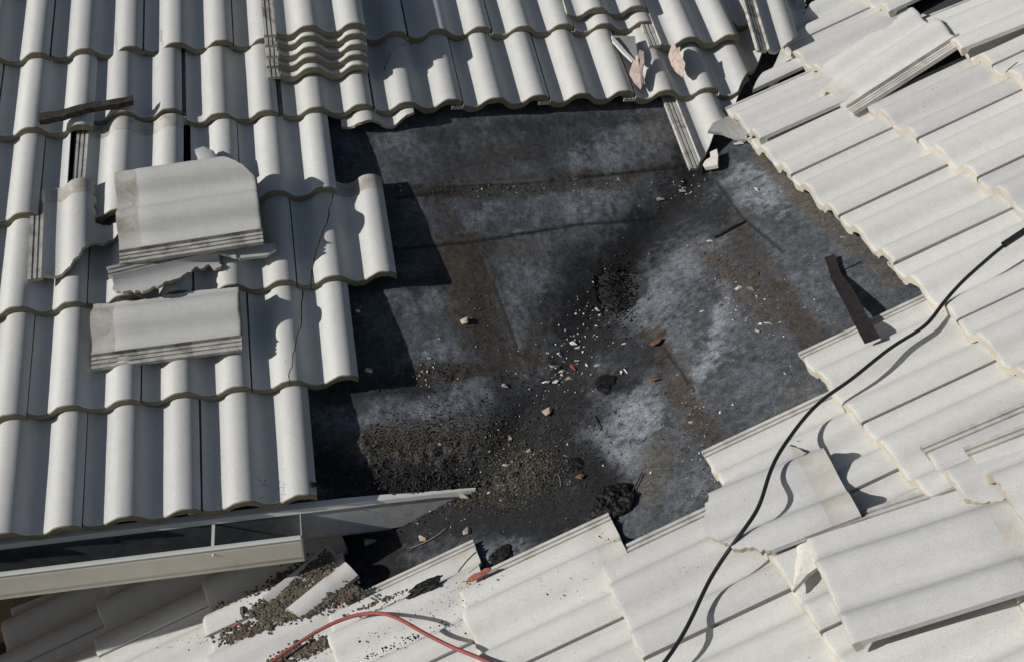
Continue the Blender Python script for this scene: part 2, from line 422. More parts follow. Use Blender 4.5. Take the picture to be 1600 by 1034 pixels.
# brown grime where battens and laps held dirt
stroke([(664, 300), (780, 293), (905, 283), (980, 277)], 15, BROWN, .95, 1.5); stroke([(910, 278), (1060, 262)], 16, BROWN, .55)
stroke([(715, 395), (742, 470), (765, 545)], 40, BROWN, .95, 1.6); stroke([(720, 385), (850, 395)], 22, BROWN, .6); stroke([(820, 240), (700, 270)], 20, BROWN, .4)
stroke([(1010, 195), (1030, 215)], 26, TAN, .55); stroke([(850, 480), (830, 560)], 30, BROWN, .5)
stroke([(640, 590), (750, 575), (830, 560)], 20, BROWN, .9); stroke([(1145, 350), (1195, 425), (1250, 500), (1300, 570)], 26, BROWN, .85)
stroke([(1115, 395), (1150, 440), (1210, 490)], 30, BROWN * 1.3, .7); stroke([(1025, 535), (1060, 600), (1090, 660), (1150, 740)], 24, BROWN * 1.3, .9, 1.5)
stroke([(1040, 700), (1010, 760)], 30, TAN * .7, .6); stroke([(1400, 440), (1330, 380), (1240, 300), (1190, 240)], 14, TAN * .8, .7)
stroke([(1260, 600), (1150, 740)], 16, TAN * .7, .35); stroke([(560, 690), (740, 690), (860, 720)], 34, TAN * .8, .8)
stroke([(790, 760), (850, 740), (720, 800)], 22, TAN, .8); stroke([(900, 490), (935, 500), (890, 560)], 20, BROWN, .7)
# soot around the burnt hole and along the valley, dark streaks beside the tile edges
stroke([(1095, 255), (1060, 320), (1010, 370), (940, 420), (890, 500)], 48, DKB, .9); stroke([(900, 410), (880, 470)], 40, DKB, .6); stroke([(1100, 262), (1045, 335), (985, 400)], 15, BLK, .8); stroke([(990, 385), (955, 440), (915, 495)], 36, BLK, .97); stroke([(680, 300), (730, 400), (760, 545)], 14, BROWN, .7); stroke([(720, 400), (750, 500)], 34, BROWN, .8)
stroke([(1120, 330), (1000, 370)], 30, DKB, .75); stroke([(930, 520), (880, 600), (820, 660), (780, 700)], 44, DKB, .9); stroke([(950, 530), (1010, 560), (960, 600)], 34, DKB, .8)
stroke([(880, 410), (860, 330)], 22, DKB, .5); stroke([(900, 640), (850, 690), (900, 720)], 40, DKB, .95); stroke([(860, 760), (770, 810), (920, 790), (950, 760)], 38, DKB, .95, 1.3)
stroke([(640, 830), (760, 800), (860, 830)], 40, DKB, .97, 1.3); stroke([(880, 700), (930, 740), (900, 790), (820, 790)], 40, DKB, .9); stroke([(600, 760), (740, 768)], 18, BLK, .95); stroke([(505, 620), (640, 610)], 14, BLK, .6); stroke([(560, 445), (700, 440)], 12, BLK, .55); stroke([(520, 730), (560, 760)], 34, BLK, .85); stroke([(570, 850), (620, 900), (560, 800)], 44, BLK, .9); stroke([(520, 750), (640, 740), (760, 745)], 24, BLK, .8)
stroke([(790, 610), (800, 680)], 30, BLK, .6); stroke([(660, 210), (1040, 180)], 12, BLK, .5); stroke([(925, 730), (945, 775)], 26, BLK, .8); stroke([(990, 600), (930, 600)], 18, BLK, .8)
stroke([(500, 590), (660, 605)], 16, BLK, .6); stroke([(620, 300), (720, 295)], 12, BLK, .5)

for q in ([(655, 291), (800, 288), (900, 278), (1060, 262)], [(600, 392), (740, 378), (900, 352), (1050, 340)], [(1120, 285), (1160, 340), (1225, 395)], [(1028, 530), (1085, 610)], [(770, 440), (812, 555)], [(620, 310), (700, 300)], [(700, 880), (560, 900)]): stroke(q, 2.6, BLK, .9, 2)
for q in ([(660, 295), (900, 283)], [(1122, 283), (1163, 338), (1228, 393)], [(774, 440), (816, 555)]): stroke([(x + 1, y - 4) for x, y in q], 2.2, LIGHT, .3, 2)  # thin pale highlight painted beside the lap edges
def seg_dist(px, py, pts):
    d = np.full(px.shape, 1e9)
    if len(pts) == 1: return np.hypot(px - pts[0][0], py - pts[0][1])
    for a, b_ in zip(pts[:-1], pts[1:]):
        ab = b_ - a; t = np.clip(((px - a[0]) * ab[0] + (py - a[1]) * ab[1]) / (ab @ ab), 0, 1)
        d = np.minimum(d, np.hypot(px - a[0] - t * ab[0], py - a[1] - t * ab[1]))
    return d
# felt laps (edge polylines in the photograph): the sheet on one side sits a little proud
def paint_felt(P3, nz):
    px, py = project(P3)
    n2 = np.array([fbm(v[0], v[1], 60., 3, 4.4) for v in P3]); n3 = np.array([noise.noise((v[0] * 25, v[1] * 25, 7.7)) for v in P3])
    wob = nz * 12 + n3 * 7
    c_ = np.tile(BASE, (len(px), 1)) * (1 + .35 * nz + .25 * n2)[:, None]
    for pts, w, cc, k, hard in ST:
        wk = 1. if w > 8 else .06
        d = seg_dist(px + wob * wk, py + wob * .7 * wk, pts)
        m = np.clip(1.3 - d / w + (n2 * .55 if w > 8 else 0) + (n3 * .2 if w > 8 else 0), 0, 1); m = (m * m * (3 - 2 * m)) ** (1 / hard)
        dark = cc[0] < .03
        m = m * k * (1 if dark else np.clip(.85 + nz * .7 + n2 * .5, .2, 1.2))
        m = np.clip(m, 0, 1)[:, None]; c_ = c_ * (1 - m) + cc * m
    return np.clip(c_, .002, 1)
LAPS = [([(655, 291), (800, 288), (900, 278), (1060, 262)], .004), ([(600, 392), (740, 378), (900, 352), (1050, 340)], .0028), ([(600, 462), (705, 458)], .003),
        ([(560, 640), (640, 632)], .0025), ([(1120, 285), (1160, 340), (1225, 395), (1330, 470)], .004), ([(1028, 530), (1085, 610), (1160, 700)], .003), ([(770, 440), (812, 555)], .003)]
def felt_mesh(name, x0, x1, y0, y1, keep, parent, st=.0052):
    nx = int((x1 - x0) / st) + 1; ny = int((y1 - y0) / st) + 1
    X = np.linspace(x0, x1, nx); Y = np.linspace(y0, y1, ny)
    idx = -np.ones((nx, ny), int); V = []; NZ = []
    for i, x in enumerate(X):
        for j, y in enumerate(Y):
            if keep(x, y):
                idx[i, j] = len(V); V.append((x, y, H(x, y))); NZ.append(fbm(x, y, 11., 3, 1.3))
    V = np.array(V); NZ = np.array(NZ); px, py = project(V)
    for pts, hgt in LAPS:      # raised sheet edge: step up within a band below/right of the lap line
        pts = np.array(pts, float); d = seg_dist(px + NZ * .5, py + NZ * .5, pts)
        # which side
        best = np.full(px.shape, 1e9); side = np.zeros(px.shape)
        for a, b_ in zip(pts[:-1], pts[1:]):
            ab = b_ - a; t = np.clip(((px - a[0]) * ab[0] + (py - a[1]) * ab[1]) / (ab @ ab), 0, 1)
            dd = np.hypot(px - a[0] - t * ab[0], py - a[1] - t * ab[1]); s_ = np.sign(ab[0] * (py - a[1]) - ab[1] * (px - a[0]))
            m = dd < best; best[m] = dd[m]; side[m] = s_[m]
        up = (side < 0) & (d < 70)
        V[:, 2] += np.where(up, hgt * np.clip(1 - d / 70, 0, 1), 0)
    if parent is left_roof:
        over = np.array([v[0] > valley_x(v[1]) - .001 for v in V]); V[over, 2] -= .0012
    # burnt-through pit
    r = np.hypot((V[:, 0] - hx) / .062, (V[:, 1] - hy) / .090) + NZ * .45
    V[:, 2] -= .03 * np.clip(1.15 - r, 0, .6) / .6
    C_ = paint_felt(V, NZ)
    m = np.clip((1.35 - r) * 3, 0, 1)[:, None]; C_ = C_ * (1 - m) + np.array([.0035, .0036, .004]) * m
    F = []
    for i in range(nx - 1):
        for j in range(ny - 1):
            q = (idx[i, j], idx[i + 1, j], idx[i + 1, j + 1], idx[i, j + 1])
            if min(q) >= 0: F.append(q)
    me = mesh(name, V, F, [felt], smooth=True)
    ca = me.color_attributes.new('stain', 'FLOAT_COLOR', 'POINT')
    ca.data.foreach_set('color', np.column_stack([C_, np.ones(len(C_))]).ravel())
    return link(name, me, parent)
felt_mesh('underlayment', -.66, 1.45, EY, 1.66, lambda x, y: x < valley_x(y) + .016, left_roof)
felt_mesh('underlayment', -1.1, 1.62, -.80, 1.66, lambda x, y: (y < EY or x > valley_x(y) - .004), right_roof)

# ------------------------------------------------------------------ laid tiles
# line where the left roof's tiles were sawn along the valley
a0 = np.array(W3('L', *un(1094, 254, 'L', -.02), -.02)); a1 = np.array(W3('L', *un(1232, 12, 'L', -.02), -.02))
dv = (a1 - a0)[:2]; dv /= np.linalg.norm(dv)
LCUT = (tuple(a0), (dv[1], -dv[0], 0))
# line where the right roof's tiles were sawn along the valley
b0 = np.array(W3('R', *un(1128, 215, 'R', -.02), -.02)); b1 = np.array(W3('R', *un(1262, 20, 'R', -.02), -.02))
dw = (b1 - b0)[:2]; dw /= np.linalg.norm(dw)
RCUT = (tuple(b0), (-dw[1], dw[0], 0))

cxL = [0.00089, -0.00178, -0.01282, 0.00153, 0.00082, 0.00883]; csL = [-0.00054, 0.00542, 0.02078, 0.00049, -0.0079, -0.01126]
def warpL(u, j):
    u = max(-7, min(12, u)); j = max(0, min(5.5, j)); bb = [1, u / 5, j / 3, u * j / 15, (u / 5) ** 2, (j / 3) ** 2]
    return sum(a * b_ for a, b_ in zip(bb, cxL)), sum(a * b_ for a, b_ in zip(bb, csL))
rj = random.Random(5)
def L_matrix(u, j, da=0, ds=0, h=0, rz=0, **kw):
    wx, ws = warpL(u, j)
    return frame_matrix('L', AX + u * W + wx + da + rj.uniform(-.0015, .0015), j * E + ws + ds + rj.uniform(-.002, .002), h + rj.uniform(-.001, .001), rz + rj.uniform(-.004, .004), **kw)
def R_matrix(v, k, da=0, ds=0, h=0, rz=0, **kw):
    return frame_matrix('R', -(BY - v * W) + .003 + da + rj.uniform(-.0015, .0015), BX + k * E + ds + rj.uniform(-.002, .002), h + rj.uniform(-.001, .001), rz + rj.uniform(-.004, .004), **kw)
def lay(Mx, src, parent, planes=(), label=None, name='roof_tile'):
    me = src
    if planes:
        me = cut_mesh(src, Mx, planes)
        if me is None: return None
        if len(me.vertices) == len(src.vertices): me = src
    o = bpy.data.objects.new(name, me); col.objects.link(o); o.parent = parent; o.matrix_world = Mx
    if label: o['label'] = label
    return o

present = set()
for u in range(-12, 2, 2): present.add((u, 0))
for u in range(-11, 2, 2): present.add((u, 1))
for u in range(-12, 3, 2): present.add((u, 2))
for u in (-11, -9, -7, -5): present.add((u, 3))
for u in range(-12, 15, 2): present.add((u, 4))
for u in range(-11, 17, 2): present.add((u, 5))
for u in range(-12, 19, 2): present.add((u, 6))
for u in range(-11, 19, 2): present.add((u, 7))
crack = {(2, 2): [(-.26, .0), (-.245, .10), (-.20, .20), (-.175, .30), (-.15, .43)], (1, 1): [(-.20, -.01), (-.18, .09), (-.155, .20), (-.14, .31), (-.13, .43)], (4, 4): [(-.25, .2), (-.22, .26), (-.13, .34), (-.11, .43)]}
for (u, j) in sorted(present):
    src = TL[(u * 3 + j * 7) % 5]
    if (u, j) in crack: src = crack_cut(src, crack[(u, j)], seed=u + j)
    kw = {}
    if (u, j) == (-2, 4): kw = dict(ds=.036, da=-.02, h=.002)
    if (u, j) == (0, 4): kw = dict(da=-.012)
    Mx = L_matrix(u, j, **kw)
    lay(Mx, src, left_roof, [LCUT] if u > 6 else ())
# half-width and single pieces of course three
lay(L_matrix(1, 3), TL[2], left_roof)
half = cut_mesh(TL[1], Matrix.Identity(4), [((-W + .0, 0, 0), (-1, 0, 0))])
lay(L_matrix(-1, 3), half, left_roof)
lay(L_matrix(-3, 3, h=-.001), cut_mesh(TL[3], Matrix.Identity(4), [((-.222, 0, 0), (1, 0, 0))]), left_roof)
lay(frame_matrix('L', *un(1047 + 8, 160, 'L', -.03), -.0) @ Matrix.Identity(4), TL[0], left_roof) if False else None
# last tile below the long course, cut on the slant by the valley
ax_, as_ = un(1088, 251, 'L', -.01)
lay(frame_matrix('L', .80 + 2 * W + .02, 3 * E + .0, 0.0, rz=0), TL[3], left_roof, [LCUT], label='valley cut tile with bare ribs along its left edge')

# right roof courses: first tile index of each course
first = {1: -7, 0: 0, -1: 7, -2: 8, -3: 9, -4: 8, -5: 7, -6: 6, -7: 3, -8: 2, 2: -8, 3: -9, 4: -10}
skip = {(-1, 1), (-2, 2)}
for k in range(-8, 5):
    v = first[k]
    while v < 22:
        if (v, k) not in skip and not (k >= 2 and v > 12):
            src = TR[(v * 3 + k * 5) % 5]
            Mx = R_matrix(v, k)
            lay(Mx, src, right_roof, [RCUT] if v < 2 else ())
        v += 2
lay(R_matrix(4, -6), TR[1], right_roof)
lay(R_matrix(-4, 0, ds=.02), TR[2], right_roof, [RCUT])

# ------------------------------------------------------------------ gutter, drip edge and fascia
def un_y(px, py, y):
    d = RM.T @ np.array([(px - 800) / FPX, (py - 517) / FPX, 1.]); t = (y - CAM[1]) / d[1]; q = CAM + t * d
    return q[0], q[2]
GL = -.082
lipz = (un_y(0, 897, GL)[1] + un_y(470, 843, GL)[1]) / 2; gx1 = un_y(471, 850, GL)[0]; gx0 = -3.2; gb = (un_y(0, 935, GL + .012)[1] + un_y(470, 877, GL + .012)[1]) / 2
ez = zL(0, EY)
g = empty('gutter', (gx1, GL, gb)); tag(g, 'cream painted metal gutter hanging below the tiles at lower left', 'gutter')
def gl(nm, x0, x1, prof_, mat, th=.0015):
    V = []; n_ = len(prof_)
    for x in (x0, x1):
        for (y, z) in prof_: V.append((x - gx1, y - GL, z - gb))
    F = [(i, i + 1, n_ + i + 1, n_ + i) for i in range(n_ - 1)]
    me = mesh(nm, V, F, [mat]); o = link(nm, me, g)
    md = o.modifiers.new('s', 'SOLIDIFY'); md.thickness = th; md.offset = 0
    return o
gback = EY - .008
gl('trough', gx0, gx1 - .001, [(gback, ez - .012), (gback, gb - .002), (GL + .030, gb - .003), (GL + .013, gb + .003)], gutin)
gl('front_face', gx0, gx1, [(GL + .012, gb), (GL + .0055, gb + .006), (GL + .005, gb + .018), (GL + .001, gb + .026), (GL, lipz - .012), (GL + .003, lipz - .004)], gutterm)
gl('rolled_lip', gx0, gx1, [(GL + .0025, lipz - .003), (GL - .002, lipz), (GL + .001, lipz + .004), (GL + .010, lipz + .003), (GL + .012, lipz - .002)], metalw)
capf = [(gback, ez - .012), (GL + .010, lipz + .002), (GL + .001, lipz + .001), (GL + .0005, gb + .026), (GL + .0055, gb + .004), (GL + .012, gb - .001), (gback, gb - .003)]
me = mesh('end_cap', [(0.001, y - GL, z - gb) for y, z in capf] + [(0.003, y - GL, z - gb) for y, z in capf], [tuple(range(7)), tuple(reversed(range(7, 14)))] + [(i, 7 + i, 7 + (i + 1) % 7, (i + 1) % 7) for i in range(7)], [metalw])
link('end_cap', me, g)
for hxp in (un_y(333, 850, GL + .03)[0], -1.7, -2.5):
    box('hanger_strap', hxp - gx1 - .004, hxp - gx1 + .004, .010, gback - GL, lipz - gb - .004, lipz - gb - .001, metalw, g)
    bm = bmesh.new(); bmesh.ops.create_uvsphere(bm, u_segments=8, v_segments=6, radius=.0035)
    for v in bm.verts: v.co += Vector((hxp - gx1, -.001, lipz - gb - .018))
    me = bpy.data.meshes.new('screw'); bm.to_mesh(me); bm.free(); me.materials.append(metalw); link('screw', me, g)
fx1 = un_y(742, 745, EY)[0]
box('fascia_board', -3.2, fx1 - .02, EY - .004, EY + .014, ez - .105, ez - .008, woodf, left_roof)
V = []; F = []; xs = [-3.2] + [gx1 + i * (fx1 - gx1) / 12 for i in range(13)]
for i, x in enumerate(xs):
    w = .0022 * noise.noise((x * 9, 0, 0)); fl = .015 * min(1, (13 - i) / 9) if i else .02; b_ = .010 * max(0, i - 10) / 3
    for (y, z) in ((EY - .004 + fl + 2 * w, zL(0, EY - .004 + fl) + .004), (EY - .008, ez + .004 + w - b_ * .3), (EY - .0095, ez + .001 + w - b_ * .3), (EY - .010, ez - .011 + w - b_), (EY - .007, ez - .014 + w - b_)):
        V.append((x, y, z))
for i in range(len(xs) - 1):
    for k in range(4): F.append((i * 5 + k, i * 5 + k + 1, i * 5 + 5 + k + 1, i * 5 + 5 + k))
me = mesh('drip_edge', V, F, [metalw]); dro = link('drip_edge', me, left_roof); md = dro.modifiers.new('s', 'SOLIDIFY'); md.thickness = .0015

# ------------------------------------------------------------------ loose tiles and broken pieces
def loose(name, me, Mx, label, cat, group=None):
    o = bpy.data.objects.new(name, me); col.objects.link(o); o.matrix_world = Mx
    tag(o, label, cat, group); return o
def place_by(fr, pa, la, pb, lb, h, tilt=0, roll=0):
    A = np.array(un(*pa, fr, h)); B = np.array(un(*pb, fr, h)); la = np.array(la); lb = np.array(lb)
    ang = math.atan2(*(B - A)[::-1]) - math.atan2(*(lb - la)[::-1])
    R_ = np.array([[math.cos(ang), -math.sin(ang)], [math.sin(ang), math.cos(ang)]]); o = (A + B) / 2 - R_ @ ((la + lb) / 2)
    return frame_matrix(fr, o[0], o[1], h, ang, tilt, roll)
XL = -2 * W - .042
def outl(*p): return [q for q in p]
# two tiles of the stripped patch at left, with their ribs bare
loose('loose_tile', TL[4], place_by('L', (285, 170), (0, .42), (287, 328), (0, .0), .019, 0), 'whole white tile with grimy ribs showing, standing clear below the charred lath', 'roof tile')
meB = broken([(XL - .01, .05, .002), (-.215, .06), (-.16, .15), (-.04, .21), (-.035, .235), (-.15, .24), (-.15, .45, 0), (XL - .01, .45, 0)], seed=3)
loose('broken_tile', meB, place_by('L', (42, 272), (XL, .42), (38, 442), (XL, .05), .040, 0), 'tile snapped off on the diagonal, its brown broken edge pointing down, leftmost loose piece', 'broken tile')
# the pile: big clipped tile, half tile and shards between
meC = broken([(XL - .01, -.01, 0), (-.105, -.01, .001), (-.0, .105, .003), (.01, .115), (.01, .45, 0), (XL - .01, .45, 0)], seed=6, jag=.002)
loose('loose_tile', meC, place_by('L', (413, 372), (XL, 0), (180, 397), (XL, .42), .108, tilt=.0, roll=-.02), 'large loose tile turned sideways with its upper right corner broken off', 'roof tile')
meD = broken([(XL - .01, -.01, 0), (-.125, -.01, .001), (-.118, .12, .002), (-.128, .30, .002), (-.12, .45), (XL - .01, .45, 0)], seed=8, jag=.002)
loose('loose_tile', meD, place_by('L', (375, 541), (XL, 0), (139, 562), (XL, .42), .058, roll=-.02), 'half width loose tile turned sideways, lowest of the pile, ribs along its lower edge', 'roof tile')
meS = broken([(XL, .04), (XL, .17, .001), (-.31, .175), (-.30, .36), (-.245, .35), (-.27, .28), (-.235, .22), (-.205, .12), (-.25, .045)], seed=11, jag=.006)
loose('tile_shard', meS, place_by('L', (172, 416), (XL, .04), (335, 388), (-.30, .36), .050, roll=.06), 'long curved shard with a bit of rib wedged below the clipped tile', 'tile shard')
def flat_shard(name, fr, pix, h, th, mat, label, cat='tile shard', tilt_h=None, group=None, bend=0.0):
    """broken plate following an outline given on the roof; h per corner gives its lean"""
    n_ = len(pix); hs = tilt_h or [h] * n_
    top = [Vector(W3(fr, *un(x, y, fr, hh), hh)) for (x, y), hh in zip(pix, hs)]
    # densify and roughen the edge
    pts = []
    for i in range(n_):
        a, b_ = top[i], top[(i + 1) % n_]; k = max(1, int((b_ - a).length / .012))
        for q in range(k):
            pnt = a.lerp(b_, q / k)
            if q: pnt = pnt + Vector((noise.noise(pnt * 90), noise.noise(pnt * 90 + Vector((5, 0, 0))), 0)) * .0022
            pts.append(pnt)
    c_ = sum(pts, Vector()) / len(pts); Zv = Vector(FR[fr][3])
    pts2 = [p_ - Zv * th + (c_ - p_) * .04 for p_ in pts]; mid = [p_.lerp(c_, .35) + Zv * bend for p_ in pts]
    m_ = len(pts); V = [p_ - c_ for p_ in pts] + [p_ - c_ for p_ in pts2] + [p_ - c_ for p_ in mid] + [Zv * bend * 1.2, -Zv * th]
    F = [(i, m_ + i, m_ + (i + 1) % m_, (i + 1) % m_) for i in range(m_)]
    F += [(2 * m_ + i, i, (i + 1) % m_, 2 * m_ + (i + 1) % m_) for i in range(m_)]
    F += [(3 * m_, 2 * m_ + i, 2 * m_ + (i + 1) % m_) for i in range(m_)] + [(m_ + i, 3 * m_ + 1, m_ + (i + 1) % m_) for i in range(m_)]
    me = mesh(name, V, F, [mat]); bm = bmesh.new(); bm.from_mesh(me); bmesh.ops.recalc_face_normals(bm, faces=bm.faces[:]); bm.to_mesh(me); bm.free()
    me.polygons.foreach_set('use_smooth', [True] * len(me.polygons)); me.set_sharp_from_angle(angle=math.radians(35))
    o = link(name, me); o.location = c_; tag(o, label, cat, group); return o
FS = flat_shard
FS('tile_shard', 'L', [(304, 234), (318, 229), (334, 236), (349, 262), (330, 264), (312, 256)], .03, .013, paint, 'rounded pale shard peeping out above the clipped tile', bend=.004)
FS('tile_shard', 'L', [(344, 396), (366, 374), (369, 402)], .045, .012, paint, 'small triangular white shard below the clipped tile')
FS('tile_shard', 'L', [(368, 387), (398, 382), (430, 380), (432, 389), (416, 399), (371, 404)], .040, .013, paint, 'grey flat shard beside the small triangular one')
FS('tile_shard', 'L', [(224, 402), (262, 398), (340, 389), (345, 394), (300, 408), (250, 416)], .034, .010, chipw, 'thin pale splinter lying along the curved shard')
# charred lath
pts = [(62, 184, .03), (110, 172, .035), (160, 160, .035), (207, 153, .034)]
V = []; F = []
for i in range(13):
    t = i / 12; x = 62 + 146 * t; y = 186 - 30 * t + 1.5 * math.sin(t * 9); c_ = Vector(W3('L', *un(x, y, 'L', .035), .035))
    hw = .016 * (1 - .25 * t) * (1 + .25 * noise.noise((t * 9, 0, 0))); hh = .011 * (1 + .3 * noise.noise((t * 7, 4, 0)))
    for (dy, dz) in ((-hw, -hh), (hw, -hh * .8), (hw * .9, hh), (-hw * .9, hh * .9)):
        V.append(tuple(c_ + Vector(LY) * (dy + .003 * noise.noise((t * 22, dy * 80, 1))) + Vector(LZ) * dz))
for i in range(12):
    for k in range(4): F.append((i * 4 + k, i * 4 + (k + 1) % 4, i * 4 + 4 + (k + 1) % 4, i * 4 + 4 + k))
F += [(0, 3, 2, 1), (48, 49, 50, 51)]
me = mesh('burnt_lath', V, F, [charwood]); bm = bmesh.new(); bm.from_mesh(me); bmesh.ops.recalc_face_normals(bm, faces=bm.faces[:]); bm.to_mesh(me); bm.free()
tag(link('burnt_lath', me), 'short charred brown lath lying across the rolls at upper left', 'lath')

# stack of five tiles at the top
words = ['lowest', 'second from the bottom', 'middle', 'second from the top', 'topmost']
sa, ss = un(577, 108, 'L', .026)
for i in range(5):
    lab = f'{words[i]} tile of the five stacked near the top edge'
    loose('stacked_tile', TL[i], frame_matrix('L', sa + rj.uniform(-.002, .002), ss + i * .022, .0265 * (i + 1) + .002, rj.uniform(-.008, .008)), lab, 'roof tile', 'tiles in the stack near the top edge')
# tiles lying doubled up at the top right
fa_, fs_ = un(1012, 18, 'L', .028)
loose('loose_tile', TL[1], frame_matrix('L', fa_, fs_ + .01, .028, -.01), 'tile laid double over the top course, right of the long shadow', 'roof tile')
ga, gs = un(1157, 60, 'L', .030)
loose('loose_tile', TL[0], frame_matrix('L', ga + .0, gs, .030, .0), 'white tile with three pale ribs lying beside the two pink shards', 'roof tile')
meH = broken([(XL - .01, .02, .001), (XL + .09, .05), (-.10, .22), (-.06, .45), (XL - .01, .45, 0)], seed=9)
loose('broken_tile', meH, place_by('L', (1153, 24), (XL, .30), (1169, 107), (XL, .02), .034, roll=.30), 'broken tile tipped on its side at the head of the valley', 'broken tile')
# a strip of broken tile heads left under the long butt line
meK = broken([(-.275, .315), (-.21, .295), (-.15, .31), (-.10, .300), (-.03, .325), (-.02, .45, 0), (-.275, .45, 0)], seed=5, jag=.002)
loose('tile_remnant', meK, L_matrix(3.1, 3, h=-.004), 'pale remnant of a tile head stuck under the course above the stripped patch', 'tile shard')

# shards on the right part of the left roof
FS('tile_shard', 'L', [(955, 56), (992, 57), (996, 84), (990, 96), (975, 84), (963, 70)], .02, .012, chipg, 'grey three cornered shard with a white broken edge near the top', tilt_h=[.02, .02, .03, .03, .02, .02])
FS('tile_shard', 'L', [(955, 55), (962, 62), (982, 84), (993, 96), (988, 96), (972, 80), (957, 64)], .034, .010, chipw, 'thin white splinter beside the grey three cornered shard')
FS('tile_shard', 'L', [(999, 78), (1006, 81), (1007, 100), (1004, 112), (1007, 128), (1002, 137), (991, 126), (984, 112), (989, 97), (996, 92)], .02, .014, chipp, 'long pinkish shard with a pointed end, left of two', tilt_h=[.05, .05, .045, .03, .02, .015, .012, .02, .03, .045], bend=.004)
FS('tile_shard', 'L', [(1050, 68), (1055, 70), (1056, 76), (1063, 73), (1062, 84), (1071, 100), (1068, 118), (1058, 110), (1050, 99), (1045, 84)], .03, .014, chipp, 'broad pinkish shard with a ragged rim, right of two', tilt_h=[.03, .04, .05, .055, .055, .05, .03, .02, .02, .02], bend=.005)
FS('tile_shard', 'L', [(1106, 205), (1114, 192), (1136, 182), (1158, 192), (1168, 206), (1167, 219), (1150, 216), (1130, 208)], .045, .013, chipg, 'grey wedge shaped shard bridging the valley', tilt_h=[.03, .035, .04, .05, .06, .055, .045, .035])

# right roof, displaced tiles
loose('displaced_tile', TR[2], place_by('R', (1136, 170), (-2 * W, 0), (1182, 214), (-.005, 0), .020, roll=-.03), 'cream tile slipped towards the valley with a dark wedge gap along its lower edge', 'roof tile')
meQ = broken([(XL - .01, -.01, 0), (-.02, -.01), (-.06, .12), (-.005, .20), (-.03, .34), (-.09, .45), (XL - .01, .45, 0)], seed=12, mats=1)
loose('broken_tile', meQ, place_by('R', (1484, 76), (XL, .0), (1365, 142), (XL, .40), .036, roll=.03), 'upturned end to end cream tile with dark ribs along its lower edge', 'broken tile')
loose('displaced_tile', TR[4], place_by('R', (1452, 38), (-2 * W, 0), (1486, 66), (-.005, 0), .030, roll=-.02) @ Matrix.Rotation(.02, 4, 'Z'), 'cream tile lifted at the upper right with a dark wedge shadow beneath', 'roof tile')
# lower right pile
loose('loose_tile', TR[0], place_by('R', (1268, 828), (-2 * W, 0), (1534, 714), (-2 * W - .02, .42), .060, roll=-.045), 'large whole grey tile lying on top at the lower right', 'roof tile')
meV = broken([(XL - .01, .0), (.01, .02), (.01, .45, 0), (-.20, .44), (XL - .01, .36)], seed=13, mats=1)
loose('broken_tile', meV, place_by('R', (1570, 800), (-.13, 0), (1660, 762), (-.13, .10), .058, tilt=.02), 'broken tile head overlapping the large whole tile at the right edge', 'broken tile')
meX = broken([(-.29, .0, .001), (-.15, -.01), (-.11, .06), (-.135, .18), (-.10, .30), (-.09, .45), (XL - .01, .45, 0), (XL - .01, .0, .001)], seed=14, mats=1, jag=.005)
loose('broken_tile', meX, place_by('R', (1430, 684), (XL, 0), (1560, 620), (XL, .20), .034, roll=-.03), 'long broken piece with a rough lower edge above the large whole tile', 'broken tile')
meW = broken([(-.26, .18), (-.15, .10), (-.03, .14), (.01, .25), (.01, .45, 0), (-.20, .45, .004), (-.30, .34)], seed=16, mats=1, jag=.005)
loose('broken_tile', meW, place_by('R', (1262, 682), (-.28, .40), (1338, 792), (0, .42), .046, tilt=.035, roll=.0), 'smudged broken tile head tipped up, throwing a curled shadow', 'broken tile')
FS('tile_shard', 'R', [(1247, 836), (1268, 826), (1282, 850), (1283, 880), (1262, 896), (1238, 923), (1243, 880)], .016, .012, chipw, 'brown stained three cornered shard left of the large whole tile', bend=.004)
# shaded tile end with rust spots beside the gutter
meR = broken([(-.17, .20), (-.01, .24), (.01, .45, 0), (-.17, .45, 0)], seed=17, mats=1)
loose('broken_tile', meR, place_by('R', (500, 832), (-.16, .42), (553, 912), (0, .40), .028), 'rust spotted tile end in the shade beside the gutter', 'broken tile')

# ------------------------------------------------------------------ black strip, lumps, hole
def ribbon(name, pts, half, th, mat, label, cat):
    V = []; F = []
    P_ = [Vector(q[:3]) for q in pts]
    for i, p_ in enumerate(P_):
        d_ = (P_[min(i + 1, len(P_) - 1)] - P_[max(i - 1, 0)]).normalized(); s_ = d_.cross(Vector(RZ)).normalized(); hw = half * pts[i][3]
        up = s_.cross(d_).normalized(); up = up if up.z > 0 else -up
        for a, b_ in ((-1, -1), (-.5, -1.3), (.5, -1.3), (1, -1), (1, 1), (.5, .6), (-.5, .6), (-1, 1)): V.append(p_ + s_ * hw * a + up * th * b_ * .5 + Vector((noise.noise(p_ * 70) * .001,) * 3))
    for i in range(len(P_) - 1):
        for k in range(8): F.append((i * 8 + k, i * 8 + (k + 1) % 8, i * 8 + 8 + (k + 1) % 8, i * 8 + 8 + k))
    n_ = (len(P_) - 1) * 8; F += [tuple(reversed(range(8))), tuple(range(n_, n_ + 8))]
    me = mesh(name, V, F, [mat]); bm = bmesh.new(); bm.from_mesh(me); bmesh.ops.recalc_face_normals(bm, faces=bm.faces[:]); bm.to_mesh(me); bm.free()
    return tag(link(name, me), label, cat)
def Rpt(px, py, h, w=1.): return (*W3('R', *un(px, py, 'R', h), h), w)
rubstrip = simple_mat('scorched_metal_strap', (.018, .013, .013), .6, vary=.5, scale=60, bumps=.4)
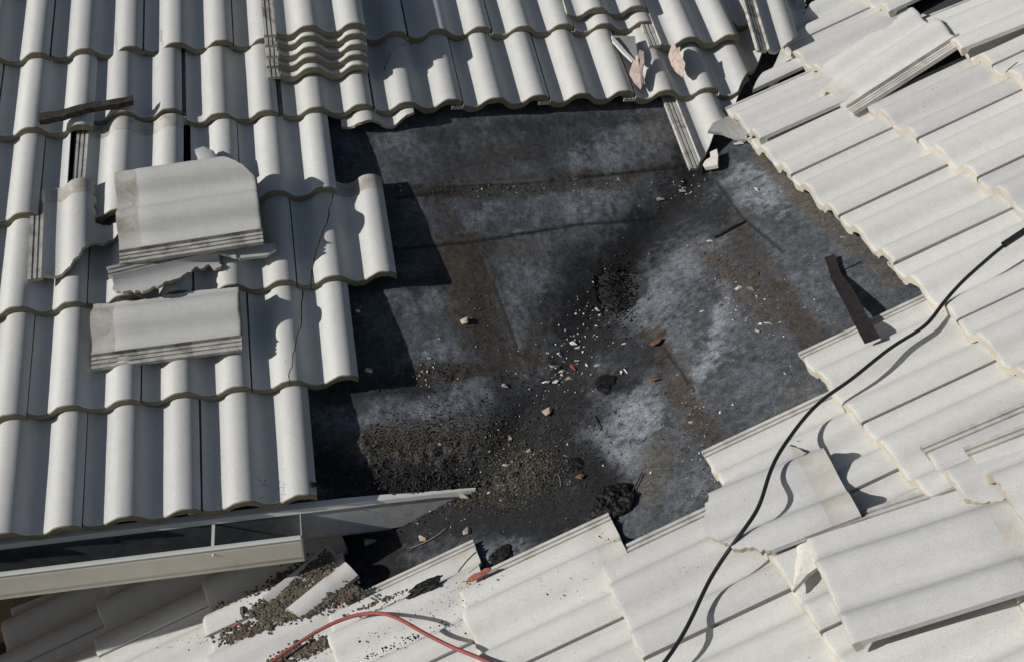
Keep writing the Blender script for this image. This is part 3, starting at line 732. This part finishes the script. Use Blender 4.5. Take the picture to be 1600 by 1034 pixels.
ribbon('burnt_strap', [Rpt(1296, 400, -.046, .78), Rpt(1300, 412, -.05, .74), Rpt(1307, 432, -.050, .8), Rpt(1318, 450, -.035, 1), Rpt(1330, 470, -.012, 1), Rpt(1342, 494, .006, 1), Rpt(1354, 516, .022, 1.03), Rpt(1363, 532, .028, 1.05)], .019, .003, rubstrip, 'bent black scorched strap reaching from the felt onto a cream tile', 'strap')

def lump(name, px, py, rx, ry, hh, mat, label, cat, fr=None, h=0, seed=0):
    if fr: c_ = Vector(W3(fr, *un(px, py, fr, h), h))
    else: c_ = Vector(hit(px, py))
    bm = bmesh.new(); bmesh.ops.create_icosphere(bm, subdivisions=5, radius=1)
    for v in bm.verts:
        r = 1 + .45 * noise.noise(v.co * 1.5 + Vector((seed, 0, 0))) + .16 * noise.noise(v.co * 4 + Vector((seed, 0, 0))); rz_ = r + .5 * noise.noise(v.co * 9) + .25 * noise.noise(v.co * 21)
        v.co = Vector((v.co.x * rx * r, v.co.y * ry * r, max(v.co.z, -.3) * hh * rz_))
    me = bpy.data.meshes.new(name); bm.to_mesh(me); bm.free(); me.materials.append(mat)
    me.polygons.foreach_set('use_smooth', [True] * len(me.polygons))
    o = link(name, me); o.location = c_
    if fr: o.matrix_world = frame_matrix(fr, *un(px, py, fr, h), h); return tag(o, label, cat)
    N_ = Vector(FR[fr or ('R' if c_.x > valley_x(c_.y) else 'L')][3]); o.rotation_euler = N_.to_track_quat('Z', 'Y').to_euler()
    return tag(o, label, cat)
lump('bitumen_lump', 958, 786, .052, .055, .028, char, 'biggest black crusted lump of melted bitumen above the bottom tiles', 'bitumen lump', seed=1)
lump('bitumen_lump', 945, 598, .036, .030, .005, char, 'flat black patch of melted bitumen in the middle of the felt', 'bitumen lump', seed=2)
lump('bitumen_lump', 782, 868, .028, .034, .008, char, 'thin black lump touching the corner of a bottom tile', 'bitumen lump', seed=3)
lump('bitumen_lump', 489, 757, .008, .008, .006, char, 'tiny black crumb on the corner of the last eave tile', 'bitumen lump', fr='L', h=.012, seed=4)
lump('charred_scrap', 665, 915, .017, .050, .007, char, 'crumpled charred scrap lying on a cream tile near the bottom', 'charred scrap', fr='R', h=.005, seed=5)
lump('charred_scrap', 900, 728, .030, .022, .006, char, 'curled charred scrap beside the pale patch', 'charred scrap', seed=6)

# ------------------------------------------------------------------ cables
def tube(name, pts, rad, mat, label=None, cat=None, parent=None):
    cu = bpy.data.curves.new(name, 'CURVE'); cu.dimensions = '3D'; cu.bevel_depth = rad; cu.bevel_resolution = 4; cu.resolution_u = 8
    sp_ = cu.splines.new('NURBS'); sp_.points.add(len(pts) - 1); sp_.order_u = 4; sp_.use_endpoint_u = True
    for q, p_ in zip(sp_.points, pts): q.co = (*p_, 1)
    tmp = bpy.data.objects.new('t', cu); col.objects.link(tmp); dg = bpy.context.evaluated_depsgraph_get(); dg.update()
    me = bpy.data.meshes.new_from_object(tmp.evaluated_get(dg)); bpy.data.objects.remove(tmp); me.name = name
    me.materials.clear(); me.materials.append(mat); me.polygons.foreach_set('use_smooth', [True] * len(me.polygons))
    o = link(name, me, parent)
    if label: tag(o, label, cat)
    return o
def R3(px, py, h): return tuple(W3('R', *un(px, py, 'R', h), h))
cable = [(1660, 322, .05), (1600, 362, .045), (1568, 383, .042), (1535, 412, .036), (1505, 438, .030), (1478, 468, .026), (1462, 490, .026), (1448, 508, .026), (1425, 523, .026), (1395, 540, .028), (1360, 568, .030), (1325, 597, .030), (1288, 620, .030), (1258, 650, .044), (1232, 685, .066), (1212, 715, .078), (1200, 745, .082), (1192, 775, .080), (1182, 800, .070), (1160, 830, .072), (1132, 868, .046), (1108, 905, .038), (1090, 945, .036), (1076, 975, .032), (1055, 1012, .030), (1030, 1045, .032), (1000, 1080, .034)]
ce = empty('black_cable', R3(*cable[1])); tag(ce, 'long black cable winding down over the cream tiles', 'cable')
o_ = Vector(ce.location)
def rel(l_): return [tuple(Vector(R3(*q)) - o_) for q in l_]
tube('cord', rel(cable), .0046, rubber, parent=ce)
tube('connector_sleeve', rel([(1662, 321, .05), (1600, 362, .045), (1568, 383, .042)]), .0088, rubber, parent=ce)
red = [(395, 1060, .03), (425, 1032, .03), (460, 1008, .03), (495, 985, .034), (530, 968, .034), (560, 959, .034), (588, 956, .034), (612, 960, .038), (635, 972, .046), (660, 987, .046), (685, 1000, .040), (712, 1013, .036), (742, 1024, .034), (775, 1038, .034), (830, 1065, .034)]
tube('red_cord', [R3(*q) for q in red], .0048, redr, 'faded red cord looped over the bottom tiles', 'cord')

# ------------------------------------------------------------------ sealant smears
def smear(px, py, rx, ry, ang, label, seed):
    bm = bmesh.new(); bmesh.ops.create_icosphere(bm, subdivisions=3, radius=1)
    for v in bm.verts:
        r = 1 + .5 * noise.noise(v.co * 2.1 + Vector((seed, 0, 0))) + .35 * noise.noise(v.co * 7 + Vector((seed, 0, 0)))
        v.co = Vector((v.co.x * rx * r, v.co.y * ry * r, v.co.z * .004 * r))
    me = bpy.data.meshes.new('sealant_smear'); bm.to_mesh(me); bm.free(); me.materials.append(orange)
    o = link('sealant_smear', me); o.matrix_world = frame_matrix('R', *un(px, py, 'R', .002), .002, ang); tag(o, label, 'sealant')
smear(748, 898, .009, .034, 0, 'long orange sealant smear on the tile corner near the charred scrap', 1)
smear(538, 934, .012, .020, .2, 'short orange sealant blob left of the red cord loop', 2)
smear(366, 978, .007, .016, .2, 'faint orange sealant fleck low in the dirt at lower left', 3)

# ------------------------------------------------------------------ chips big enough to name
def chip(px, py, wpx, hpx, mat, label, seed, group=None, name='tile_chip', fr=None, h=0):
    c_ = Vector(W3(fr, *un(px, py, fr, h), h)) if fr else Vector(hit(px, py))
    dist = (c_ - Vector(CAM)).length; m = dist / FPX
    rnd = random.Random(seed)
    bm = bmesh.new(); rx, ry = wpx * m / 2, hpx * m / 2 * 1.15; rz = min(rx, ry) * .6
    for i in range(8):
        v = Vector((rnd.gauss(0, 1), rnd.gauss(0, 1), rnd.gauss(0, .55))).normalized() * rnd.uniform(.8, 1.2); bm.verts.new((v.x * rx, v.y * ry, v.z * rz))
    r = bmesh.ops.convex_hull(bm, input=bm.verts[:]); bmesh.ops.delete(bm, geom=[g_ for g_ in r['geom_interior'] if isinstance(g_, bmesh.types.BMVert)], context='VERTS')
    me = bpy.data.meshes.new(name); bm.to_mesh(me); bm.free(); me.materials.append(mat)
    o = link(name, me); o.location = c_ + Vector((0, 0, rz * .7)); right = Vector(RM[0]); 
    o.rotation_euler = (rnd.uniform(-.2, .2), rnd.uniform(-.2, .2), rnd.uniform(-.3, .3)); tag(o, label, 'tile chip', group); return o
FS('tile_chip', 'R', [(1098, 258), (1103, 250), (1110, 246), (1109, 238), (1120, 233), (1122, 244), (1121, 258), (1101, 262)], -.03, .014, chipw, 'white notched chip at the foot of the valley cut tile', 'tile chip')
singles = [
 (1154, 227, 17, 11, chipw, 'cream pebble sized chip under the grey wedge shard'),
 (1031, 315, 14, 17, chipw, 'bright white chip at the left end of the crumbs in the upper valley'),
 (1066, 304, 12, 12, chipt, 'cream chip at the right end of the crumbs in the upper valley'),
 (1110, 380, 16, 8, chipw, 'white sliver beside the lifted felt corner'),
 (1154, 451, 18, 8, chipw, 'slim pale chip, left of the pair on the brown band'),
 (1177, 452, 22, 9, chipt, 'stubby tan chip, right of the pair on the brown band'),
 (1098, 486, 12, 5, chipw, 'tiny pale sliver below the pair on the brown band'),
 (1183, 297, 7, 14, chipw, 'upright white chip alone on the upper right felt'),
 (1319, 375, 13, 7, chipw, 'white chip beside the right tile edge above the burnt strap'),
 (1200, 507, 14, 7, chipw, 'white flake beside the stepped corner of the lower right tiles'),
 (1184, 519, 11, 8, chipt, 'cream flake next to the stepped corner crumbs'),
 (726, 504, 14, 19, chipt, 'tan brick shaped chip on the brown vertical band'),
 (576, 580, 15, 11, chipw, 'white chip in the shade by the last tile of the second course'),
 (557, 488, 12, 8, chipw, 'white flake in the shade below the third course'),
 (789, 605, 12, 9, chipp, 'pink chip alone on the sooty felt'),
 (796, 686, 9, 9, chipp, 'small pink chip above the crumb heap'),
 (826, 706, 13, 12, chipt, 'tan chip on top of the crumb heap'),
 (789, 735, 12, 14, chipt, 'yellowish chip in the middle of the crumb heap'),
 (856, 646, 17, 25, chipt, 'pointed tan shard standing below the white cluster'),
 (896, 540, 11, 11, chipw, 'round white chip at the top of the central cluster'),
 (875, 558, 10, 15, chipw, 'upright white chip in the central cluster'),
 (866, 577, 20, 14, chipt, 'large tan chip at the left of the central cluster'),
 (895, 574, 9, 18, chipr, 'brick red chip in the central cluster'),
 (887, 592, 13, 9, chipt, 'yellowish splinter chip at the bottom of the central cluster'),
 (868, 599, 12, 9, chipw, 'pale chip below the large tan one in the central cluster'),
 (853, 601, 12, 10, chipw, 'pale chip at the lower left of the central cluster'),
 (917, 570, 6, 12, chipw, 'slim white chip right of the red one'),
 (970, 581, 7, 14, chipw, 'left upright white chip by the flat bitumen patch'),
 (978, 579, 6, 13, chipw, 'right upright white chip by the flat bitumen patch'),
 (974, 539, 9, 6, chipw, 'small white chip above the flat bitumen patch'),
 (934, 483, 10, 8, chipw, 'white chip just below the burnt pit'),
 (938, 494, 10, 8, chipw, 'second white chip below the burnt pit'),
 (662, 842, 19, 15, chipt, 'tan chip with a point, above the straw twig'),
 (730, 833, 14, 15, chipp, 'pinkish white chip just above the bottom tiles'),
 (728, 779, 20, 16, chipt, 'tan chip at the tip of the bent drip edge'),
 (575, 812, 25, 13, chipt, 'dim tan stone under the fascia'),
 (1145, 632, 7, 6, chipw, 'white fleck alone on the lower right felt'),
 (1078, 660, 9, 7, chipt, 'cream crumb on the long brown streak'),
 (1227, 584, 9, 7, chipw, 'white flake near the left edge tile of the lower right roof'),
]
for i, q in enumerate(singles): chip(*q, seed=100 + i)
FS('felt_flap', 'R', [(1160, 341), (1156, 347), (1110, 372), (1108, 369), (1140, 350)], -.05, .002, felt_plain, 'lifted dog ear of felt with a pale edge beside the white sliver', 'felt scrap')
# leaves and twigs
FS('dry_leaf', 'R', [(1014, 538), (1024, 529), (1036, 527), (1030, 535), (1020, 540)], -.055, .0012, leafm, 'rusty brown dry leaf above the long brown streak', 'leaf', bend=.002)
FS('dry_leaf', 'R', [(1008, 592), (1020, 589), (1031, 591), (1018, 595)], -.055, .0012, leafm, 'rusty brown dry leaf left of the long brown streak', 'leaf', bend=.002)
FS('dry_leaf', 'R', [(898, 745), (906, 739), (914, 741), (908, 748)], -.055, .0012, leafm, 'curled orange brown leaf in the lower soot', 'leaf', bend=.003)
def twig(pp, rad, mat, label, lift=.004):
    pts = [Vector(hit(*q)) + Vector((0, 0, lift + rad)) for q in pp]; tube('twig', [tuple(q) for q in pts], rad, mat, label, 'twig')
twig([(983, 778), (992, 765), (1003, 741)], .0020, charwood, 'straight dark twig leaning out of the biggest bitumen lump', .006)
twig([(641, 859), (665, 850), (683, 841), (696, 828)], .0016, straw, 'bent straw coloured twig near the tan pointed chip')
tube('twig', [R3(716, 893, .01), R3(730, 873, .02), R3(744, 862, .01)], .0016, charwood, 'thin dark twig on the bottom tile corner', 'twig')
twig([(928, 650), (934, 664), (938, 674)], .0016, charwood, 'small black twig on the pale patch')
twig([(1213, 656), (1232, 646), (1245, 640)], .0016, charwood, 'short dark twig touching the lower right tiles')
twig([(866, 748), (870, 738), (876, 748), (876, 762)], .0009, straw, 'curved pale stalk in the lower soot')
twig([(1316, 424), (1330, 418), (1344, 411)], .0018, charwood, 'dark twig sticking out from under the burnt strap')
tube('bent_nail', [R3(1572, 113, .012), R3(1580, 105, .022), R3(1590, 98, .03)], .0016, charwood, 'bent nail standing up on a cream tile at upper right', 'nail')

# ------------------------------------------------------------------ gravel, crumbs and dirt nobody could count
def crumbs(name, regions, mat, label, seed, fr=None, hh=0.):
    rnd = random.Random(seed); V = []; F = []
    for (px, py, rx, ry, n_, s0, s1) in regions:
        for _ in range(n_):
            a = rnd.gauss(0, .5); b_ = rnd.gauss(0, .5); qx, qy = px + a * rx, py + b_ * ry
            if fr: c_ = Vector(W3(fr, *un(qx, qy, fr, hh), hh))
            else: c_ = Vector(hit_fast(qx, qy))
            s = rnd.uniform(s0, s1) * (1 if rnd.random() < .85 else 1.7); k = len(V)
            Rr = Matrix.Rotation(rnd.uniform(0, 6.28), 3, Vector((rnd.gauss(0, 1), rnd.gauss(0, 1), rnd.gauss(0, 1))).normalized())
            el = rnd.uniform(.6, 1.9)
            for v in ((-1, -.7, -.5), (1, -.8, -.4), (.3, .9, -.5), (-.2, 0.1, .8), (.7, .2, .5)):
                V.append(c_ + Rr @ Vector((v[0] * s * el, v[1] * s * rnd.uniform(.6, 1.2), v[2] * s)) + Vector((0, 0, s * .35)))
            F += [(k, k + 2, k + 1), (k, k + 1, k + 4, k + 3), (k + 1, k + 2, k + 4), (k + 2, k + 3, k + 4), (k, k + 3, k + 2)]
    me = mesh(name, V, F, [mat]); return tag(link(name, me), label, 'debris', kind='stuff')
def hit_fast(px, py):
    a, s = un(px, py, 'L', -D); qL = W3('L', a, s, -D); a, s = un(px, py, 'R', -D); qR = W3('R', a, s, -D)
    q = qR
    if qL[1] > 0 and (qL - CAM) @ (qL - CAM) < (qR - CAM) @ (qR - CAM): q = qL
    return q[0], q[1], H(q[0], q[1], False) + .0005
crumbs('tan_crumbs', [(812, 742, 62, 40, 1900, .0010, .0026), (760, 778, 70, 26, 900, .0010, .0024), (690, 700, 150, 40, 2000, .0008, .0020), (600, 690, 80, 40, 900, .0008, .0019), (855, 715, 50, 45, 500, .0010, .0026)], simple_mat('sandy_crumb', (.095, .080, .062), .95, vary=.5, scale=160), 'sandy heap of crushed tile and grit in the lower valley', 1)
crumbs('dark_grit', [(760, 690, 160, 70, 1300, .0010, .0026), (880, 640, 110, 110, 900, .0009, .0024), (700, 760, 150, 30, 900, .0012, .003), (640, 590, 90, 25, 500, .001, .0024), (860, 760, 120, 60, 600, .0010, .0024), (950, 480, 60, 90, 350, .0012, .003), (1060, 300, 50, 30, 160, .0012, .003), (560, 740, 90, 40, 500, .0014, .0034)], simple_mat('dark_soot_grit', (.035, .030, .026), .9, vary=.5, scale=160), 'dark sooty grit scattered along the valley', 2)
crumbs('white_grit', [(885, 570, 55, 60, 70, .0014, .0038), (920, 510, 60, 60, 50, .001, .0026), (800, 640, 200, 160, 110, .0008, .0020), (1000, 450, 500, 400, 240, .0006, .0016), (1060, 302, 60, 20, 36, .0012, .003), (1180, 470, 90, 70, 60, .001, .0026), (1080, 660, 50, 70, 36, .001, .0026), (560, 460, 240, 260, 60, .0006, .0015), (668, 588, 30, 24, 36, .0012, .0028), (800, 293, 220, 14, 50, .0008, .002), (790, 735, 90, 50, 60, .001, .003), (1130, 740, 80, 40, 26, .0008, .002), (690, 830, 90, 40, 30, .0008, .002)], chipw, 'white specks of crushed tile scattered over the felt', 3)
crumbs('charcoal_crumbs', [(970, 458, 24, 46, 1100, .0010, .0030), (945, 500, 26, 40, 150, .001, .002)], char, 'black charcoal crumbs filling the burnt pit', 9)
crumbs('brown_grit', [(800, 295, 240, 12, 420, .0010, .0024), (750, 470, 60, 150, 200, .0008, .0022), (1150, 420, 60, 50, 260, .0010, .0024), (1090, 660, 60, 110, 320, .0010, .0024), (1240, 500, 80, 80, 200, .0008, .002), (1300, 350, 130, 110, 160, .0008, .002)], simple_mat('brown_grit', (.075, .06, .045), .95, vary=.5, scale=160), 'brown grit lying in bands over the felt', 4)

def crust(name, strokes_, fr, h0, mat, label, seed):
    """a lumpy crust of dirt: many overlapping lumps joined"""
    rnd = random.Random(seed); bm = bmesh.new()
    for (x0, y0, x1, y1, wpx, n_, s0, s1) in strokes_:
        for _ in range(n_):
            t = rnd.random(); px = x0 + (x1 - x0) * t + rnd.gauss(0, wpx * .42); py = y0 + (y1 - y0) * t + rnd.gauss(0, wpx * .42)
            c_ = Vector(W3(fr, *un(px, py, fr, h0), h0)); s = rnd.uniform(s0, s1)
            r = bmesh.ops.create_icosphere(bm, subdivisions=1, radius=1)
            if rnd.random() < .06: s *= 1.9
            for v in r['verts']:
                k = 1 + .6 * noise.noise(v.co * 2 + c_ * 50); v.co = c_ + Vector((v.co.x * s * k, v.co.y * s * k, v.co.z * s * .6 * k))
    me = bpy.data.meshes.new(name); bm.to_mesh(me); bm.free(); me.materials.append(mat)
    return tag(link(name, me), label, 'dirt', kind='stuff')
crust('mortar_crust', [(345, 1000, 560, 920, 14, 800, .0015, .0055), (400, 960, 520, 900, 22, 900, .0015, .006), (430, 910, 520, 870, 16, 500, .0015, .0055), (425, 1034, 510, 1000, 12, 450, .0015, .0055), (540, 962, 640, 920, 5, 90, .001, .004), (330, 955, 440, 905, 10, 90, .001, .004)], 'R', .010, dirt, 'lumpy brown dirt and mortar crust on the bottom left tiles', 5)
crust('dirt_specks', [(560, 1000, 760, 900, 30, 70, .0008, .0022), (560, 1030, 700, 975, 8, 70, .001, .0032), (700, 960, 900, 900, 40, 50, .0006, .0018), (930, 835, 960, 845, 6, 8, .001, .003), (250, 1000, 330, 1000, 20, 20, .001, .002), (1350, 130, 1500, 160, 40, 26, .0006, .0016), (1240, 700, 1330, 800, 40, 22, .0008, .0020), (1050, 880, 1250, 900, 60, 30, .0005, .0014)], 'R', .008, char, 'black dirt specks peppered over the cream tiles', 6)
crust('dirt_specks', [(400, 740, 460, 780, 30, 60, .0006, .0018), (300, 700, 480, 790, 40, 50, .0005, .0014), (200, 300, 60, 560, 120, 30, .0004, .0012), (900, 60, 1000, 100, 60, 16, .0004, .0012)], 'L', -.004, char, 'black dirt specks peppered over the eave tiles', 7)
bpy.context.view_layer.update()
